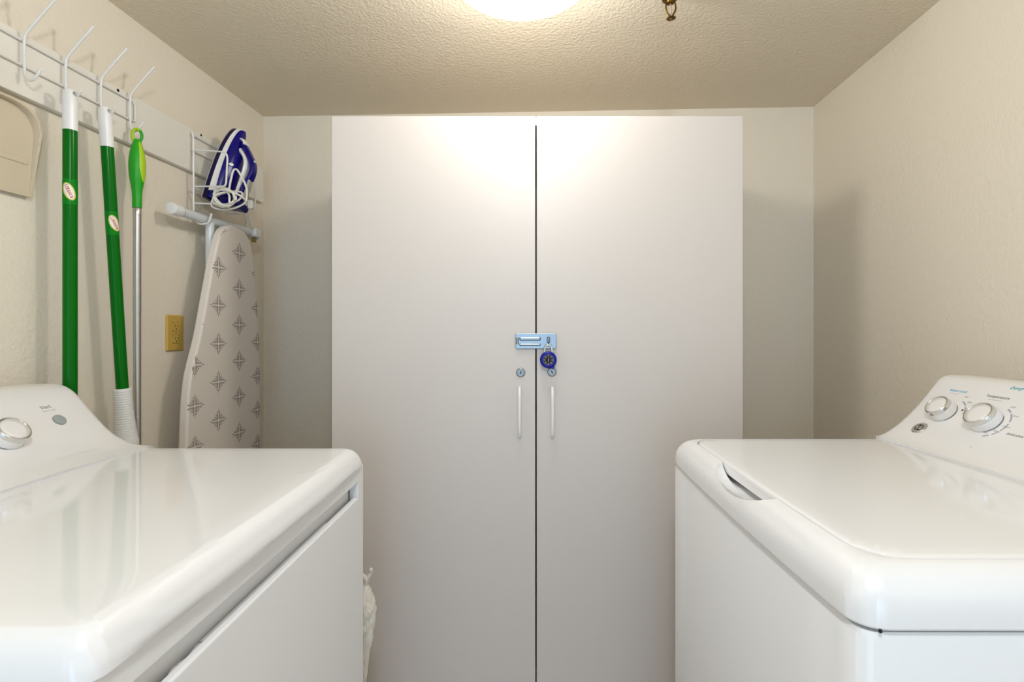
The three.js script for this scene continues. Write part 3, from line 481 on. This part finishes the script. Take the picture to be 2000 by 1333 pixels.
  part('logo_oval', put(aim(lathe([[0, 0.0016], [0.006, 0.001], [0.0066, 0]], 24).scale(0.8, 1, 1.15), [0.135, 0.054, -0.0375], [0, 0.45, -1])), M.plasticWhite, o, 'white oval mark');
  // bundled cord
  const cordPts = [], rnd = mulberry(21);
  for (let k = 0; k < 7; k++) { // seven slack turns, each lying its own way
    const cx = 0.098 + 0.016 * (rnd() - 0.5), cy = 0.004 - 0.012 * rnd(), a = 0.034 + 0.026 * rnd(), b = 0.014 + 0.018 * rnd(), tl = (rnd() - 0.5) * 2.8, dz = 0.05 + 0.03 * rnd();
    for (let j = 0; j < 7; j++) { const t = j / 7 * Math.PI * 2 + 0.5, x = a * Math.cos(t), y = b * Math.sin(t) - (Math.sin(t) < 0 ? 0.008 * rnd() : 0); cordPts.push([cx + x * Math.cos(tl) - y * Math.sin(tl), cy + x * Math.sin(tl) * 0.7 + y * Math.cos(tl), dz + 0.008 * Math.sin(t * 1.3 + k)]); }
  }
  part('cord', [tube(cordPts, 0.0032, 520, 8), tube([[0.16, -0.01, 0.06], [0.158, 0.03, 0.055], [0.136, 0.075, 0.05], [0.118, 0.098, 0.048], [0.11, 0.096, 0.048], [0.104, 0.06, 0.055], [0.1, 0.02, 0.06]], 0.0034, 60, 8)], M.cord, o, 'bundled white power cord');
  part('plug', [rbox(0.128, 0.146, -0.022, 0.008, -0.012, 0.004, 0.004)], M.cord, o);
}
{
  const o = thing('ironing_board', 'ironing board in a cream cover with grey leaf medallions, hanging upright by its foot bar', 'ironing board', [-1.1, 0.17, -1.69]);
  const Y = (y) => y - 0.17, Z = (z) => z + 1.69;
  const pts = [[-1.497, 0.2], [-1.495, 0.6], [-1.4955, 0.83], [-1.512, 1.025], [-1.556, 1.156], [-1.6, 1.32], [-1.64, 1.46], [-1.668, 1.513], [-1.705, 1.535], [-1.745, 1.537], [-1.782, 1.53], [-1.815, 1.505], [-1.838, 1.44], [-1.858, 1.33], [-1.877, 1.15], [-1.884, 0.976], [-1.885, 0.6], [-1.884, 0.2], [-1.86, 0.17], [-1.69, 0.165], [-1.52, 0.17]];
  const curve = new THREE.CatmullRomCurve3(pts.map(([z, y]) => V3(-Z(z), Y(y), 0)), true, 'centripetal');
  const poly = curve.getPoints(160).map((p) => new THREE.Vector2(p.x, p.y)); const sh = new THREE.Shape(poly);
  const g = new THREE.ExtrudeGeometry(sh, { depth: 0.014, bevelEnabled: true, bevelThickness: 0.007, bevelSize: 0.006, bevelOffset: -0.003, bevelSegments: 5 }); g.translate(0, 0, -0.007); g.rotateY(Math.PI / 2); // face to +x
  const gp = g.attributes.position, uv = g.attributes.uv; for (let i = 0; i < gp.count; i++) uv.setXY(i, -(gp.getZ(i) - Z(-1.641)) / 0.226, (gp.getY(i) - Y(1.135)) / 0.126);
  const gn = g.attributes.normal; for (let i = 0; i < gp.count; i++) if (Math.abs(gn.getX(i)) < 0.55) uv.setXY(i, 0.5, 0); // hem without print
  const cover = canvas(904, 504, (k, w, h) => { // one tile holds two medallions
    k.fillStyle = '#e9dfd3'; k.fillRect(0, 0, w, h); const rnd = mulberry(3);
    const leaf = (x, y, a, l, b) => { k.save(); k.translate(x, y); k.rotate(a); k.beginPath(); k.moveTo(0, 0); k.quadraticCurveTo(l / 2, -b, l, 0); k.quadraticCurveTo(l / 2, b, 0, 0); k.fill(); k.restore(); };
    const med = (cx, cy) => { k.fillStyle = '#756c62'; for (let q = 0; q < 4; q++) { const up = q % 2 === 1, a = q * Math.PI / 2, R = up ? 148 : 172, sp = up ? 0.9 : 0.85; const P = (d, e) => [cx + Math.cos(a) * d - Math.sin(a) * e, cy + Math.sin(a) * d + Math.cos(a) * e];
      for (let i = 0; i < 5; i++) { const d = 14 + (R - 46) * i / 5, l = 52 * (1 - i / 8.5); for (const v of [-1, 1]) leaf(...P(d, v * 6), a + v * sp * 0.8, l, 12 - i * 0.8); }
      leaf(...P(R - 44, 0), a, 44, 10);
      for (const v of [-1, 1]) { leaf(...P(54, v * 44), a + v * 0.35, 34, 10); leaf(...P(38, v * 62), a + v * 0.8, 26, 9); leaf(...P(92, v * 26), a + v * 0.3, 28, 8); }
    } k.globalAlpha = 1; void rnd; };
    for (const [x, y] of [[0, 0], [w, 0], [0, h], [w, h], [w / 2, h / 2]]) med(x, y);
  });
  part('cover', g, std('#ffffff', 0.85, { map: cover }), o, 'cream cover printed with grey leaf medallions');
  const tx = -0.038; // behind the board
  part('foot_bar', tube([[tx, Y(1.5475), Z(-1.515)], [tx, Y(1.5475), Z(-1.7)], [tx + 0.004, Y(1.549), Z(-1.78)], [tx + 0.01, Y(1.55), Z(-1.88)]], 0.0145, 60, 20), M.tubePaint, o, 'white tubular foot bar');
  part('rubber_foot', aim(lathe([[0, 0], [0.0165, 0], [0.0185, 0.006], [0.0185, 0.04], [0.0165, 0.044], [0, 0.044]], 28), [tx, Y(1.5475), Z(-1.538)], [0, 0, 1]), M.plasticWhite, o, 'white end cap of the foot bar');
  part('rubber_foot', rbox(tx - 0.012, tx + 0.034, Y(1.533), Y(1.567), Z(-1.925), Z(-1.885), 0.008), M.plasticWhite, o, 'white end cap of the foot bar');
  part('latch', rbox(tx + 0.008, tx + 0.022, Y(1.515), Y(1.537), Z(-1.912), Z(-1.9), 0.002), std('#8c7a3e', 0.5), o, 'small brass-coloured latch');
  part('leg', [rod([tx, Y(1.545), Z(-1.675)], [tx + 0.012, Y(0.55), Z(-1.66)], 0.0135, 20)], M.tubePaint, o, 'white tubular leg');
}

// ---------- ceiling ----------
function ceilingLight(label, x, z, power, tint) {
  const o = thing('ceiling_light', label, 'ceiling light', [x, CEIL, z]);
  part('base_pan', lathe([[0, -0.001], [0.194, -0.001], [0.196, -0.006], [0.194, -0.014], [0.182, -0.016], [0.182, -0.008], [0, -0.008]], 64), M.plasticWhite, o);
  const R = 0.19, dp = 0.079, pts = []; for (let i = 0; i <= 28; i++) { const a = i / 28 * Math.PI / 2; pts.push([Math.max(R * Math.cos(a) ** 0.82, 0.0001), -0.012 - dp * Math.sin(a) ** 0.9]); }
  part('glass_shade', lathe(pts.reverse(), 72), std('#f6f2ec', 0.4, { emissive: new THREE.Color().setRGB(...tint.map((c) => c ** 0.35)), emissiveIntensity: LAMP.glow }), o, 'glowing frosted glass shade');
  const l = new THREE.PointLight(new THREE.Color().setRGB(...tint), power); l.position.set(0, -0.075, 0); l.castShadow = true; l.shadow.radius = 3.5; l.shadow.mapSize.set(2048, 2048); o.add(l);
}
ceilingLight('round frosted white flush ceiling light, switched on, in front of the cabinet', LAMP.x, LAMP.z, LAMP.power, LAMP.color);
ceilingLight('second round ceiling light, unseen behind the viewer, placed to light the aisle and near walls', 0.02, 0.05, 1.2, [0.87, 0.93, 1.0]);  // out of view; placed to light the aisle, machine fronts and near walls
{
  const o = thing('fire_sprinkler', 'small brass fire sprinkler head hanging from the ceiling', 'sprinkler', [0.316, CEIL, -1.355]); o.rotation.z = 0.05;
  part('escutcheon', lathe([[0, 0], [0.034, 0], [0.034, -0.003], [0.029, -0.01], [0.022, -0.022], [0.02, -0.03], [0, -0.03]], 40), M.brass, o, 'brass ceiling cup');
  part('body', lathe([[0, -0.028], [0.0105, -0.028], [0.0115, -0.034], [0.0105, -0.04], [0.006, -0.043], [0, -0.043]], 24), M.brass, o);
  part('bulb', lathe([[0, -0.042], [0.0024, -0.043], [0.003, -0.055], [0.0024, -0.068], [0, -0.069]], 16), phys('#c9b6a6', 0.1, { transmission: 0.6, thickness: 0.004 }), o, 'slim glass bulb');
  for (const s of [-1, 1]) part('arm', tube([[s * 0.0095, -0.036, 0.002], [s * 0.0125, -0.048, 0.002], [s * 0.0115, -0.06, 0.002], [s * 0.005, -0.071, 0.001], [0, -0.076, 0]], 0.0022, 30, 8), M.brass, o);
  const d = new THREE.Shape(); for (let i = 0; i < 64; i++) { const a = i / 64 * Math.PI * 2, r = i % 4 < 2 ? 0.0125 : 0.009; i ? d.lineTo(r * Math.cos(a), r * Math.sin(a)) : d.moveTo(r, 0); } d.closePath();
  const g = new THREE.ExtrudeGeometry(d, { depth: 0.0012, bevelEnabled: false }); g.rotateX(Math.PI / 2); g.translate(0, -0.079, 0);
  part('deflector', [g, lathe([[0, -0.077], [0.004, -0.077], [0.004, -0.083], [0, -0.0835]], 16)], M.brass, o, 'toothed deflector plate');
}
renderer.render(scene, camera);
